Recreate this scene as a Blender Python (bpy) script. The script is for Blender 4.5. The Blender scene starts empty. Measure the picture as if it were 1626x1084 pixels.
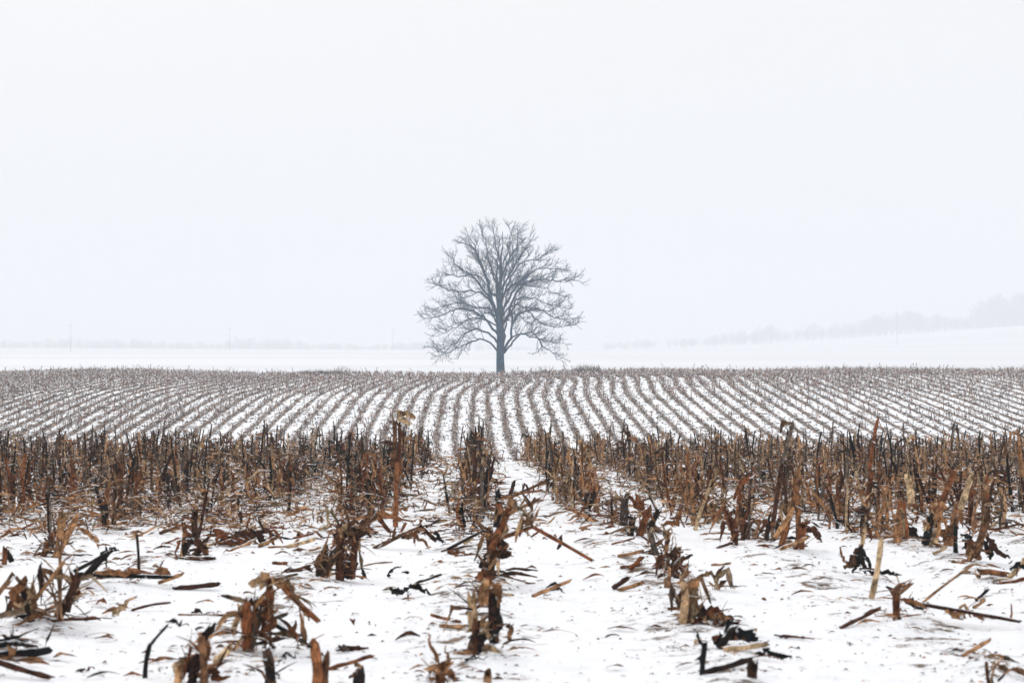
import bpy, math, random
import numpy as np
R = math.radians
scene = bpy.context.scene
COL = scene.collection
rnd = random.Random(11)
NP = np.random.RandomState(5)

# ------------------------------------------------------------------ camera
F = 3840.0            # focal length in photo pixels (photo is 1626 wide)
CX, CY = 795.0, 605.0  # where +Y at eye level falls in the photo
HC = 0.83
cam = bpy.data.cameras.new('camera'); camo = bpy.data.objects.new('camera', cam); COL.objects.link(camo)
camo.location = (0, 0, HC)
camo.rotation_euler = (R(90) + math.atan((CY-542)/F), 0, -math.atan((813-CX)/F))
cam.sensor_width = 36; cam.lens = 36*F/1626
cam.clip_start = 0.1; cam.clip_end = 9000
cam.dof.use_dof = True; cam.dof.focus_distance = 34; cam.dof.aperture_fstop = 10
scene.camera = camo
# ------------------------------------------------------------------ world, sun, exposure
w = bpy.data.worlds.new('World'); scene.world = w; w.use_nodes = True
nt = w.node_tree; nt.nodes.clear()
SUN_EL, SUN_ROT = 40, 343
sky = nt.nodes.new('ShaderNodeTexSky'); sky.sky_type = 'NISHITA'; sky.sun_disc = False
sky.sun_elevation = R(SUN_EL); sky.sun_rotation = R(SUN_ROT); sky.dust_density = 8; sky.air_density = 1.2
mixn = nt.nodes.new('ShaderNodeMix'); mixn.data_type = 'RGBA'; mixn.inputs[0].default_value = 0.9
mixn.inputs[7].default_value = (7.75, 7.82, 7.9, 1)     # the even cloud layer, in the sky texture's own units
tc = nt.nodes.new('ShaderNodeTexCoord'); cn = nt.nodes.new('ShaderNodeTexNoise'); cn.inputs['Scale'].default_value = 2.2; cn.inputs['Detail'].default_value = 4
cr = nt.nodes.new('ShaderNodeMapRange'); cr.inputs['From Min'].default_value = .3; cr.inputs['From Max'].default_value = .7
cr.inputs['To Min'].default_value = .975; cr.inputs['To Max'].default_value = 1.02
vm = nt.nodes.new('ShaderNodeVectorMath'); vm.operation = 'SCALE'
bg = nt.nodes.new('ShaderNodeBackground'); bg.inputs[1].default_value = 0.1
wo = nt.nodes.new('ShaderNodeOutputWorld')
nt.links.new(tc.outputs['Generated'], cn.inputs['Vector']); nt.links.new(cn.outputs[0], cr.inputs['Value'])
nt.links.new(sky.outputs[0], mixn.inputs[6]); nt.links.new(mixn.outputs[2], vm.inputs[0]); nt.links.new(cr.outputs[0], vm.inputs['Scale'])
nt.links.new(vm.outputs[0], bg.inputs[0]); nt.links.new(bg.outputs[0], wo.inputs[0])
sl = bpy.data.lights.new('sun', 'SUN'); sl.energy = 1.15; sl.angle = R(16); sl.color = (1, .97, .93)
so = bpy.data.objects.new('sun', sl); COL.objects.link(so); so.rotation_euler = (R(90-SUN_EL), 0, R(180-SUN_ROT))
scene.view_settings.view_transform = 'Standard'; scene.view_settings.look = 'None'
scene.view_settings.exposure = 0.25; scene.view_settings.gamma = 1
scene.cycles.volume_bounces = 3

# ------------------------------------------------------------------ terrain height
PY = np.array([-60, 0, 8, 20, 26, 30, 36, 46, 60, 76, 88, 97, 108, 118, 128, 140, 150, 160, 168, 174, 180, 190, 215, 270, 400, 600, 1000, 1100, 1500, 3200.])
PZ = np.array([.15, 0, -.031, -.078, -.115, -.18, -.50, -1.3, -2.4, -3.0, -2.75, -2.1, -1.28, -.61, -.003, .50, .87, 1.10, 1.23, 1.28, 1.28, 1.12, .4, -1.6, -1.5, 3.4, 13.3, 14.7, 20.0, 41.])
PM = np.gradient(PZ, PY)
def prof(y):
    y = np.clip(y, PY[0], PY[-1]-1e-3); i = np.clip(np.searchsorted(PY, y, side='right')-1, 0, len(PY)-2)
    h = PY[i+1]-PY[i]; t = (y-PY[i])/h
    return ((2*t**3-3*t**2+1)*PZ[i] + (t**3-2*t**2+t)*h*PM[i] + (-2*t**3+3*t**2)*PZ[i+1] + (t**3-t**2)*h*PM[i+1])
def sst(a, b, x): t = np.clip((x-a)/(b-a), 0, 1); return t*t*(3-2*t)
ROW = 0.76; ROW0 = -0.04
def drift(y):
    return -0.0085*np.minimum(y, 36) + sst(50, 90, y)*(0.42*np.sin(y/11.0) + 0.13*np.sin(y/6.1+1))
def height(x, y):
    x = np.asarray(x, float); y = np.asarray(y, float)
    z = prof(y)
    far = sst(80, 150, y)*(1-sst(220, 300, y))
    z = z + far*(.30*sst(4, 42, x) + .10*np.sin(x/6.3+y/31) + .07*np.sin(x/2.9+1.3+y/17) - .12*np.exp(-((x+14)/6)**2))
    # distant hill climbing to the right
    hill = sst(700, 1700, y)
    z = z + hill*(sst(40, 520, x*1500/np.maximum(y, 700))*.0150*y + 1.6*np.sin(x/160+y/400))
    # near surface: ridges under the rows, drifts and small dents
    near = 1-sst(60, 110, y)
    ph = (x-ROW0-drift(y))/ROW
    rid = .5+.5*np.cos(2*np.pi*ph)
    n1 = np.sin(x*2.3+1.1*np.sin(y*1.7))*np.sin(y*1.9+.8*np.sin(x*2.9))
    n2 = np.sin(x*6.1+2*np.sin(y*3.3+1))*np.sin(y*5.3+1.7*np.sin(x*4.7+2))
    n3 = np.sin(x*15+3*np.sin(y*7.1))*np.sin(y*11+2.6*np.sin(x*9.7+y*3))
    z = z + near*(.018*rid**2 + .018*n1 + .011*n2*(.4+rid) + .0055*n3*(.3+rid))
    return z
def H(x, y): return float(height(x, y))

# ------------------------------------------------------------------ materials
def nodes(m):
    m.use_nodes = True; t = m.node_tree; return t, t.nodes, t.links, t.nodes['Principled BSDF']
def snow_mat():
    m = bpy.data.materials.new('snow'); t, N, L, P = nodes(m)
    P.inputs['Roughness'].default_value = .75; P.inputs['Specular IOR Level'].default_value = .25
    geo = N.new('ShaderNodeNewGeometry'); sep = N.new('ShaderNodeSeparateXYZ'); L.new(geo.outputs['Position'], sep.inputs[0])
    def M(op, a, b=None, c=None, clamp=False):
        n = N.new('ShaderNodeMath'); n.operation = op; n.use_clamp = clamp
        for i, v in enumerate((a, b, c)):
            if v is None: continue
            if isinstance(v, (int, float)): n.inputs[i].default_value = v
            else: L.new(v, n.inputs[i])
        return n.outputs[0]
    def SS(a, b, v):
        n = N.new('ShaderNodeMapRange'); n.interpolation_type = 'SMOOTHSTEP'; L.new(v, n.inputs['Value'])
        n.inputs['From Min'].default_value = a; n.inputs['From Max'].default_value = b; return n.outputs[0]
    def noise(scale, detail=3, rough=.6, vec=None, dist=0):
        n = N.new('ShaderNodeTexNoise'); n.inputs['Scale'].default_value = scale; n.inputs['Detail'].default_value = detail
        n.inputs['Roughness'].default_value = rough; n.inputs['Distortion'].default_value = dist; L.new(vec or geo.outputs['Position'], n.inputs['Vector']); return n.outputs[0]
    X, Y = sep.outputs[0], sep.outputs[1]
    d = M('MULTIPLY', M('MINIMUM', Y, 36.0), -.0085)
    wv = M('ADD', M('MULTIPLY', M('SINE', M('DIVIDE', Y, 11.0)), .42), M('MULTIPLY', M('SINE', M('ADD', M('DIVIDE', Y, 6.1), 1.0)), .13))
    d = M('ADD', d, M('MULTIPLY', SS(50, 90, Y), wv))
    ph = M('MULTIPLY', M('SUBTRACT', M('SUBTRACT', X, ROW0), d), 2*math.pi/ROW)
    rid = M('MULTIPLY_ADD', M('COSINE', ph), .5, .5)
    rid = M('POWER', rid, 1.6)
    # bare soil and old litter where the snow is thin
    nn = noise(5.5, 6, .7); nb = noise(.09, 3, .5)
    infield = M('SUBTRACT', 1.0, SS(176, 186, Y))
    farf = SS(60, 100, Y)
    leftf = M('MULTIPLY', SS(-8, -26, X) if False else M('SUBTRACT', 1.0, SS(-30, -8, X)), farf)
    amount = M('ADD', M('MULTIPLY', rid, M('MULTIPLY_ADD', farf, .19, .12)), M('MULTIPLY', M('SUBTRACT', nb, .5), .25))
    amount = M('ADD', amount, M('MULTIPLY', leftf, .10))
    amount = M('ADD', amount, M('MULTIPLY', SS(148, 172, Y), .05))
    amount = M('ADD', amount, M('MULTIPLY', M('MULTIPLY', SS(14, 19, Y), M('SUBTRACT', 1.0, farf)), .05))
    soilm = M('MULTIPLY', SS(.60, .70, M('ADD', nn, M('SUBTRACT', amount, .03))), infield)
    soilc = N.new('ShaderNodeValToRGB'); L.new(noise(14, 4), soilc.inputs[0])
    soilc.color_ramp.elements[0].color = (.05, .035, .028, 1); soilc.color_ramp.elements[1].color = (.22, .13, .075, 1)
    soilc.color_ramp.elements[0].position = .35; soilc.color_ramp.elements[1].position = .7
    snc = N.new('ShaderNodeMix'); snc.data_type = 'RGBA'; L.new(noise(2.6, 5), snc.inputs[0])
    snc.inputs[6].default_value = (.90, .91, .955, 1); snc.inputs[7].default_value = (.965, .968, .985, 1)
    mx = N.new('ShaderNodeMix'); mx.data_type = 'RGBA'; L.new(soilm, mx.inputs[0]); L.new(snc.outputs[2], mx.inputs[6]); L.new(soilc.outputs[0], mx.inputs[7])
    # far snow painted greyer in broad strips so it fades into the hazy sky
    vs = N.new('ShaderNodeMapping'); vs.inputs['Scale'].default_value = (.15, 1, 1); L.new(geo.outputs['Position'], vs.inputs[0])
    gz = M('MULTIPLY', SS(190, 420, Y), M('MULTIPLY_ADD', SS(.35, .65, noise(.012, 4, .6, vs.outputs[0])), .22, .20))
    m2 = N.new('ShaderNodeMix'); m2.data_type = 'RGBA'; L.new(gz, m2.inputs[0]); L.new(mx.outputs[2], m2.inputs[6]); m2.inputs[7].default_value = (.42, .42, .46, 1)
    L.new(m2.outputs[2], P.inputs['Base Color'])
    b = N.new('ShaderNodeBump'); b.inputs['Strength'].default_value = .8; b.inputs['Distance'].default_value = .03
    hh = M('ADD', M('MULTIPLY', noise(9, 6, .65, dist=.6), 1.0), M('MULTIPLY', noise(60, 3), .22)); L.new(hh, b.inputs['Height']); L.new(b.outputs[0], P.inputs['Normal'])
    return m
def husk_mat():
    """dry maize tissue: own colour per piece (attribute), lengthwise fibre streaks, spots, snow lying on top faces"""
    m = bpy.data.materials.new('dry_maize'); t, N, L, P = nodes(m)
    P.inputs['Roughness'].default_value = .8; P.inputs['Specular IOR Level'].default_value = .12
    a = N.new('ShaderNodeAttribute'); a.attribute_name = 'Col'
    uv = N.new('ShaderNodeAttribute'); uv.attribute_name = 'UVMap'
    geo = N.new('ShaderNodeNewGeometry')
    mp = N.new('ShaderNodeMapping'); mp.inputs['Scale'].default_value = (9, 1.2, 1); L.new(uv.outputs['Vector'], mp.inputs[0])
    n1 = N.new('ShaderNodeTexNoise'); n1.inputs['Scale'].default_value = 3; n1.inputs['Detail'].default_value = 4; L.new(mp.outputs[0], n1.inputs['Vector'])
    n2 = N.new('ShaderNodeTexNoise'); n2.inputs['Scale'].default_value = 38; n2.inputs['Detail'].default_value = 5; n2.inputs['Roughness'].default_value = .7; L.new(geo.outputs['Position'], n2.inputs['Vector'])
    r1 = N.new('ShaderNodeMapRange'); r1.inputs['From Min'].default_value = .3; r1.inputs['From Max'].default_value = .7; r1.inputs['To Min'].default_value = .55; r1.inputs['To Max'].default_value = 1.4; L.new(n1.outputs[0], r1.inputs[0])
    r2 = N.new('ShaderNodeMapRange'); r2.inputs['From Min'].default_value = .35; r2.inputs['From Max'].default_value = .62; r2.inputs['To Min'].default_value = .22; r2.inputs['To Max'].default_value = 1.5; L.new(n2.outputs[0], r2.inputs[0])
    ml = N.new('ShaderNodeMath'); ml.operation = 'MULTIPLY'; L.new(r1.outputs[0], ml.inputs[0]); L.new(r2.outputs[0], ml.inputs[1])
    v = N.new('ShaderNodeVectorMath'); v.operation = 'SCALE'; L.new(a.outputs['Color'], v.inputs[0]); L.new(ml.outputs[0], v.inputs['Scale'])
    sp = N.new('ShaderNodeSeparateXYZ'); L.new(geo.outputs['Normal'], sp.inputs[0])
    n3 = N.new('ShaderNodeTexNoise'); n3.inputs['Scale'].default_value = 22; n3.inputs['Detail'].default_value = 3; L.new(geo.outputs['Position'], n3.inputs['Vector'])
    ad = N.new('ShaderNodeMath'); ad.operation = 'MULTIPLY_ADD'; L.new(n3.outputs[0], ad.inputs[0]); ad.inputs[1].default_value = .9; L.new(sp.outputs[2], ad.inputs[2])
    ss = N.new('ShaderNodeMapRange'); ss.interpolation_type = 'SMOOTHSTEP'; ss.inputs['From Min'].default_value = 1.22; ss.inputs['From Max'].default_value = 1.34; L.new(ad.outputs[0], ss.inputs[0])
    mx = N.new('ShaderNodeMix'); mx.data_type = 'RGBA'; L.new(ss.outputs[0], mx.inputs[0]); L.new(v.outputs[0], mx.inputs[6]); mx.inputs[7].default_value = (.92, .93, .96, 1)
    L.new(mx.outputs[2], P.inputs['Base Color'])
    b = N.new('ShaderNodeBump'); b.inputs['Strength'].default_value = .35; b.inputs['Distance'].default_value = .004; L.new(n1.outputs[0], b.inputs['Height']); L.new(b.outputs[0], P.inputs['Normal'])
    return m
def bark_mat(name, c1, c2, sc=8):
    m = bpy.data.materials.new(name); t, N, L, P = nodes(m); P.inputs['Roughness'].default_value = .9; P.inputs['Specular IOR Level'].default_value = .1
    geo = N.new('ShaderNodeNewGeometry'); mp = N.new('ShaderNodeMapping'); mp.inputs['Scale'].default_value = (1, 1, .3); L.new(geo.outputs['Position'], mp.inputs[0])
    n = N.new('ShaderNodeTexNoise'); n.inputs['Scale'].default_value = sc; n.inputs['Detail'].default_value = 6; L.new(mp.outputs[0], n.inputs['Vector'])
    r = N.new('ShaderNodeValToRGB'); r.color_ramp.elements[0].position = .35; r.color_ramp.elements[1].position = .65
    r.color_ramp.elements[0].color = (*c1, 1); r.color_ramp.elements[1].color = (*c2, 1); L.new(n.outputs[0], r.inputs[0]); L.new(r.outputs[0], P.inputs['Base Color'])
    b = N.new('ShaderNodeBump'); b.inputs['Strength'].default_value = .6; b.inputs['Distance'].default_value = .03; L.new(n.outputs[0], b.inputs['Height']); L.new(b.outputs[0], P.inputs['Normal'])
    return m
M_SNOW = snow_mat(); M_HUSK = husk_mat()
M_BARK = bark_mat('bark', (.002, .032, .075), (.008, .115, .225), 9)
M_WOOD = bark_mat('pole_wood', (.06, .055, .05), (.11, .10, .09), 3)
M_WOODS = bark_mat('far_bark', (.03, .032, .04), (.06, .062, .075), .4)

# ------------------------------------------------------------------ mesh helpers
def tag(o, label=None, cat=None, group=None, kind=None):
    if label: o['label'] = label
    if cat: o['category'] = cat
    if group: o['group'] = group
    if kind: o['kind'] = kind
    return o
def mesh_obj(name, V, Fc, mat, parent=None, C=None, UV=None, smooth=False):
    me = bpy.data.meshes.new(name); V = np.asarray(V, np.float32)
    Fa = np.asarray(Fc, np.int32)
    if Fa.ndim == 2:
        k = Fa.shape[1]; me.vertices.add(len(V)); me.vertices.foreach_set('co', V.ravel())
        me.loops.add(Fa.size); me.loops.foreach_set('vertex_index', Fa.ravel())
        me.polygons.add(len(Fa)); me.polygons.foreach_set('loop_start', np.arange(0, Fa.size, k, dtype=np.int32)); me.polygons.foreach_set('loop_total', np.full(len(Fa), k, np.int32))
        me.update(calc_edges=True); me.validate()
    if C is not None:
        ca = me.color_attributes.new('Col', 'FLOAT_COLOR', 'POINT'); c4 = np.ones((len(V), 4), np.float32); c4[:, :3] = C; ca.data.foreach_set('color', c4.ravel())
    if UV is not None:
        ua = me.attributes.new('UVMap', 'FLOAT_VECTOR', 'POINT'); u3 = np.zeros((len(V), 3), np.float32); u3[:, :2] = UV; ua.data.foreach_set('vector', u3.ravel())
    if smooth: me.polygons.foreach_set('use_smooth', np.ones(len(me.polygons), bool))
    me.materials.append(mat)
    o = bpy.data.objects.new(name, me); COL.objects.link(o)
    if parent: o.parent = parent
    return o
def empty(name, loc):
    o = bpy.data.objects.new(name, None); o.location = loc; o.empty_display_size = .1; COL.objects.link(o); return o
class Geo:                       # quads with colour and uv
    def __init__(s): s.V = []; s.F = []; s.C = []; s.U = []; s.n = 0
    def add(s, V, F_, C, U):
        V = np.asarray(V, float).reshape(-1, 3); s.V.append(V); s.F.append(np.asarray(F_, int).reshape(-1, 4)+s.n)
        C = np.asarray(C, float); s.C.append(np.broadcast_to(C, (len(V), 3)) if C.ndim == 1 else C); s.U.append(np.asarray(U, float).reshape(-1, 2)); s.n += len(V)
    def arr(s): return np.concatenate(s.V), np.concatenate(s.F), np.concatenate(s.C), np.concatenate(s.U)
    def build(s, name, mat, parent=None, smooth=False):
        V, Fc, C, U = s.arr(); return mesh_obj(name, V, Fc, mat, parent, C, U, smooth)
def grid_faces(nr, nc, closed=False):
    i = np.arange(nr-1)[:, None]; j = np.arange(nc if closed else nc-1)[None, :]; k = (j+1) % nc
    return np.stack([i*nc+j, i*nc+k, (i+1)*nc+k, (i+1)*nc+j], -1).reshape(-1, 4)
def nrm(v): v = np.asarray(v, float); return v/max(1e-9, np.linalg.norm(v))
def frame(d):
    d = nrm(d); a = np.array([0, 1, 0]) if abs(d[1]) < .9 else np.array([1, 0, 0]); s = nrm(np.cross(d, a)); return s, np.cross(s, d)
def tube(g, pts, rads, col, ns=6, rag=0.0, cap=True, endcol=None, rnd_=rnd):
    """tapered stem along pts, with a ragged broken end"""
    pts = [np.asarray(p, float) for p in pts]; n = len(pts); V = []; U = []; C = []
    acc = 0; s0 = None
    for i, p in enumerate(pts):
        d = pts[min(i+1, n-1)]-pts[max(i-1, 0)]; s, t = frame(d)
        if s0 is not None:
            s = s0-nrm(d)*np.dot(s0, nrm(d)); s = nrm(s); t = np.cross(s, nrm(d))
        s0 = s
        if i: acc += np.linalg.norm(p-pts[i-1])
        for k in range(ns):
            a = 2*math.pi*k/ns; q = p+(s*math.cos(a)+t*math.sin(a))*rads[i]
            if rag and i == n-1: q = q+nrm(d)*rnd_.uniform(-rag, rag)
            V.append(q); U.append((k/ns*.5, acc*6)); C.append(col)
    Fc = grid_faces(n, ns, True)
    if cap:
        for base, pp in ((0, pts[0]), ((n-1)*ns, pts[-1])):
            c = len(V); V.append(pp if base == 0 else pp-nrm(pts[-1]-pts[-2])*rag*.6); U.append((0, 0)); C.append(endcol if (endcol is not None and base) else col)
            q = [[base+k, base+(k+1) % ns, c, c] for k in range(ns)]
            Fc = np.concatenate([Fc, np.array(q)])
    g.add(V, Fc, np.array(C), U)
def clean_tri(Fc): return Fc
def ribbon(g, path, w, col, col2=None, twist0=0., twist=0., fold=.35, rag=.15, up=None, rnd_=rnd, taper=(.55, 1., .25), crinkle=.18):
    """leaf blade: V-folded, crumpled strip of 4 points across"""
    path = [np.asarray(p, float) for p in path]; n = len(path); V = []; U = []; C = []
    col = np.asarray(col, float); col2 = col if col2 is None else np.asarray(col2, float)
    ang = twist0; acc = 0; off = rnd_.random()*20
    for i, p in enumerate(path):
        d = nrm(path[min(i+1, n-1)]-path[max(i-1, 0)]); a0 = np.array([0, 0, 1.]) if up is None else up
        s = np.cross(d, a0); s = nrm(s) if np.linalg.norm(s) > .1 else np.array([1., 0, 0]); t = np.cross(s, d)
        f = i/(n-1); wf = taper[0]+(taper[1]-taper[0])*min(1, f*3) if f < .33 else taper[1]+(taper[2]-taper[1])*((f-.33)/.67)**1.3
        ww = w*.5*wf; ca, sa = math.cos(ang), math.sin(ang); sv = s*ca+t*sa; tv = -s*sa+t*ca
        if i: acc += np.linalg.norm(p-path[i-1])
        for k, (u, z) in enumerate(((-1, fold), (-.33, -.1), (.33, .0), (1, fold))):
            j = 1+(rnd_.uniform(-rag, rag) if k in (0, 3) else 0)
            q = p+sv*u*ww*j+tv*(z*ww+rnd_.uniform(-crinkle, crinkle)*ww)
            V.append(q); U.append((u*.3+off, acc*5+off)); c = col*(1-f)+col2*f; C.append(c*rnd_.uniform(.8, 1.2))
        ang += twist/n+rnd_.uniform(-.15, .15)
    g.add(V, grid_faces(n, 4), np.array(C), U)
def leaf_path(p, d, L, n, droop, kink=None, floor=.006, rnd_=rnd, wob=.05):
    """stiff dry blade: nearly straight runs with one sharp fold"""
    p = np.asarray(p, float); d = nrm(d); st = L/n; out = [p.copy()]
    kk = rnd_.randint(1, max(1, n-3)) if kink else -1
    for i in range(n):
        d = d+np.array([rnd_.gauss(0, wob), rnd_.gauss(0, wob), rnd_.gauss(0, wob)-droop/n*.45])
        if i == kk: d = np.array([d[0]*.6+rnd_.gauss(0, .4), d[1]*.6+rnd_.gauss(0, .4), -abs(kink)])
        if rnd_.random() < .12: d = d+np.array([rnd_.gauss(0, .35), rnd_.gauss(0, .35), rnd_.gauss(0, .25)])
        d = nrm(d); p = p+d*st
        if p[2] < floor:
            p[2] = floor+rnd_.random()*.006; d[2] = max(0, d[2]); d = nrm(d+1e-6)
        out.append(p.copy())
    return out
def dry_leaf(r, p, base_h, spread=1.):
    """path and width of one leaf remnant on a stub"""
    a = r.uniform(0, 6.28); q = r.random(); c, s_ = math.cos(a), math.sin(a)
    if q < .5:      # short shred pointing up or out
        return leaf_path(p, (c, s_, r.uniform(-.2, 2.2)), r.uniform(.04, .12)*spread, 5, r.uniform(0, 1), rnd_=r), r.uniform(.009, .024)
    if q < .8:      # folded blade falling back down
        return leaf_path(p, (c, s_, r.uniform(.1, 1.6)), r.uniform(.12, .24)*spread, 7, r.uniform(.2, 1.5), kink=r.uniform(.8, 3), rnd_=r), r.uniform(.014, .032)
    p = np.array([p[0]*.3, p[1]*.3, r.uniform(.01, .06)])
    return leaf_path(p, (c, s_, r.uniform(-.1, .3)), r.uniform(.10, .22)*spread, 6, r.uniform(.2, 1.2), rnd_=r), r.uniform(.01, .024)
# palette of dry maize (linear)
TAN = np.array((.43, .225, .105)); STRAW = np.array((.58, .41, .24)); RUST = np.array((.21, .072, .027)); BROWN = np.array((.062, .025, .014))
DARK = np.array((.020, .013, .011)); BLACK = np.array((.009, .011, .012)); GREY = np.array((.15, .12, .095))
def pick(tone, r=rnd):
    t = {'mix': (TAN, STRAW, TAN, RUST, BROWN, BROWN, DARK, BLACK, STRAW, TAN, GREY, DARK), 'dark': (BLACK, BLACK, BLACK, DARK, DARK, DARK, BROWN, BROWN, RUST, BLACK, GREY, TAN),
         'tan': (TAN, STRAW, TAN, RUST, RUST, BROWN, TAN), 'rust': (RUST, RUST, BROWN, TAN, BROWN, DARK), 'black': (BLACK, BLACK, DARK),
         'far': (TAN, TAN, RUST, RUST, BROWN, DARK, GREY, RUST), 'straw': (STRAW, TAN, STRAW)}[tone]
    a, b = r.choice(t), r.choice(t); f = r.random()*.4; return (a*(1-f)+b*f)*r.uniform(.8, 1.2)

# ------------------------------------------------------------------ ground sheet
def build_ground():
    ys = [-60.]; 
    while ys[-1] < 3000:
        y = ys[-1]
        if y < 2: st = 2.0 if y < -2 else .25
        elif y < 40: st = max(.035, .0055*y)
        elif y < 190: st = .011*y
        else: st = .028*y
        ys.append(y+st)
    ys = np.array(ys); s = np.linspace(-1, 1, 421); W = 34+ys*1.05
    U = .11*s+.25*s**3+.64*s**7
    X = W[:, None]*U[None, :]; Y = np.repeat(ys[:, None], len(s), 1); Z = height(X, Y)
    V = np.stack([X, Y, Z], -1).reshape(-1, 3)
    o = mesh_obj('snow_field', V, grid_faces(len(ys), len(s)), M_SNOW, smooth=True)
    return tag(o, 'snow covered stubble field rolling away to a white plain', None, None, 'structure')
build_ground()

# ------------------------------------------------------------------ the bare tree
def build_tree():
    TY = 178.; S = TY/F/3.7375; tx = (795-CX)/F*TY
    base = np.array([tx, TY, H(tx, TY)-.03]); R_ = random.Random(4)
    root = empty('bare_tree', tuple(base)); tag(root, 'lone bare winter tree with round spreading crown on the field crest', 'tree')
    def P(q, depth=0.): return np.array([(q[0]-577)*S*(.945 if q[0] < 577 else .90), depth, (1003-q[1])*S*.985])
    def smooth(pts, m=4):
        out = []; n = len(pts)
        for i in range(n-1):
            p0, p1, p2, p3 = pts[max(i-1, 0)], pts[i], pts[i+1], pts[min(i+2, n-1)]
            for j in range(m):
                t = j/m; out.append(.5*((2*p1)+(-p0+p2)*t+(2*p0-5*p1+4*p2-p3)*t*t+(-p0+3*p1-3*p2+p3)*t**3))
        out.append(pts[-1]); return out
    col = np.array((.03, .06, .08))
    g = Geo()
    tp = [P(q) for q in ((577, 1012), (577, 985), (574, 880), (576, 760), (570, 650), (572, 560), (568, 480), (584, 385), (578, 300), (592, 205), (588, 125))]
    tube(g, smooth(tp, 3), list(np.interp(np.linspace(0, 10, 31), range(11), [v*S for v in (36, 26, 23, 22, 24, 17, 12, 8.5, 5, 2.6, 1)])), col, 10, rnd_=R_)
    g.build('trunk', M_BARK, root, True)
    limbs = [([(562, 852), (490, 790), (400, 785), (320, 830), (240, 862), (140, 828)], 7),
      ([(560, 800), (500, 745), (430, 715), (370, 735), (300, 795), (205, 870)], 8.5),
      ([(558, 745), (500, 670), (440, 625), (370, 597), (280, 604), (200, 640), (100, 665)], 9.5),
      ([(556, 650), (500, 590), (430, 592), (350, 560), (250, 575), (150, 600)], 7),
      ([(550, 610), (480, 512), (400, 485), (330, 490), (250, 480), (150, 435)], 8),
      ([(530, 560), (440, 440), (370, 380), (300, 330), (262, 270)], 7),
      ([(560, 640), (522, 545), (497, 440), (455, 325), (428, 258), (390, 215), (325, 190)], 14),
      ([(497, 440), (440, 300), (415, 220), (372, 150)], 7),
      ([(562, 560), (545, 440), (510, 320), (485, 200), (458, 125)], 9),
      ([(566, 540), (552, 400), (560, 280), (545, 190), (522, 95)], 8),
      ([(596, 862), (650, 812), (690, 762), (790, 742), (850, 820), (905, 850), (950, 908)], 8),
      ([(592, 850), (640, 770), (655, 680), (692, 632), (760, 602), (860, 612), (950, 660), (1070, 655)], 10),
      ([(655, 690), (655, 600), (700, 535), (780, 530), (880, 560), (1005, 590)], 8),
      ([(590, 690), (640, 590), (690, 485), (760, 432), (850, 420), (940, 432), (1040, 425), (1105, 428)], 9.5),
      ([(585, 620), (640, 520), (700, 440), (780, 370), (880, 345), (1012, 355)], 9),
      ([(580, 560), (612, 480), (645, 400), (720, 312), (820, 290), (930, 220)], 9),
      ([(582, 480), (640, 380), (690, 300), (735, 235), (785, 175)], 8),
      ([(588, 390), (625, 300), (680, 220), (702, 130)], 7),
      ([(592, 320), (625, 240), (640, 160), (632, 92)], 5),
      ([(640, 770), (720, 745), (820, 770), (900, 790), (985, 800)], 5.5),
      ([(570, 700), (600, 620), (690, 570), (800, 650), (900, 700), (1070, 700)], 6),
      ([(560, 700), (480, 655), (400, 650), (300, 700), (185, 760)], 6),
      ([(580, 520), (660, 450), (760, 460), (880, 480), (1000, 540)], 5),
      ([(540, 520), (440, 400), (340, 400), (230, 390), (150, 470)], 5)]
    def grow(gt, pts, r0, level, outw):
        """twigs on a limb"""
        n = len(pts); L = sum(np.linalg.norm(pts[i+1]-pts[i]) for i in range(n-1))
        sp = (.23, .18, .25)[level]; acc = R_.uniform(0, sp); side = R_.choice((-1, 1))
        start = (.22, .15, .1)[level]*L; run = 0
        for i in range(n-1):
            seg = pts[i+1]-pts[i]; ls = np.linalg.norm(seg)
            while acc < run+ls:
                if acc > start:
                    f = acc/L; p = pts[i]+seg*((acc-run)/ls); d = nrm(seg)
                    s, t = frame(d); a = R_.uniform(0, 2*math.pi)
                    # prefer the picture-wide and upward directions like a real crown reaching for light
                    perp = s*math.cos(a)+t*math.sin(a); 
                    nd = nrm(d*R_.uniform(.75, 1.1)+perp*R_.uniform(.5, .9)+outw*.3+np.array([0, 0, .22]))
                    l2 = (1.45, .75, .33)[level]*R_.uniform(.6, 1.25)*(1.05-.5*f)
                    q = p.copy(); path = [q]; m = (5, 4, 3)[level]
                    for k in range(m):
                        nd = nrm(nd+np.array([R_.gauss(0, .25), R_.gauss(0, .25), R_.gauss(0, .22)+.05])); q = q+nd*l2/m; path.append(q)
                    ra = (.021, .0122, .0092)[level]*(1.15-.4*f); rb = (.0102, .0082, .0066)[level]
                    tube(gt, path, list(np.linspace(ra, rb, m+1)), col, (5, 4, 3)[level], cap=False, rnd_=R_)
                    if level < 2: grow(gt, path, ra, level+1, outw)
                    side = -side
                acc += sp*R_.uniform(.6, 1.4)
            run += ls
    def limb(pl, r, yaw, depth_k, sc=1.0):
        pts = [P(q) for q in pl]; o = pts[0].copy(); n = len(pts); out = []
        for i, p in enumerate(pts):
            v = (p-o)*sc; dd = abs(v[0]); dep = depth_k*dd+.12*math.sin(i*1.7+depth_k*9)*(i/n)
            v = np.array([v[0]*math.cos(yaw), v[0]*math.sin(yaw), v[2]]) if yaw else np.array([v[0], dep, v[2]])
            out.append(o*np.array([.3 if yaw else 1, 1, 1])+v)
        sm = smooth(out, 4)
        for i in range(2, len(sm)): sm[i] = sm[i]+np.array([R_.gauss(0, .045), R_.gauss(0, .05), R_.gauss(0, .045)])
        m = len(sm); rr = [S*(r*.72*(1-i/(m-1))**.8+.9) for i in range(m)]
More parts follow.
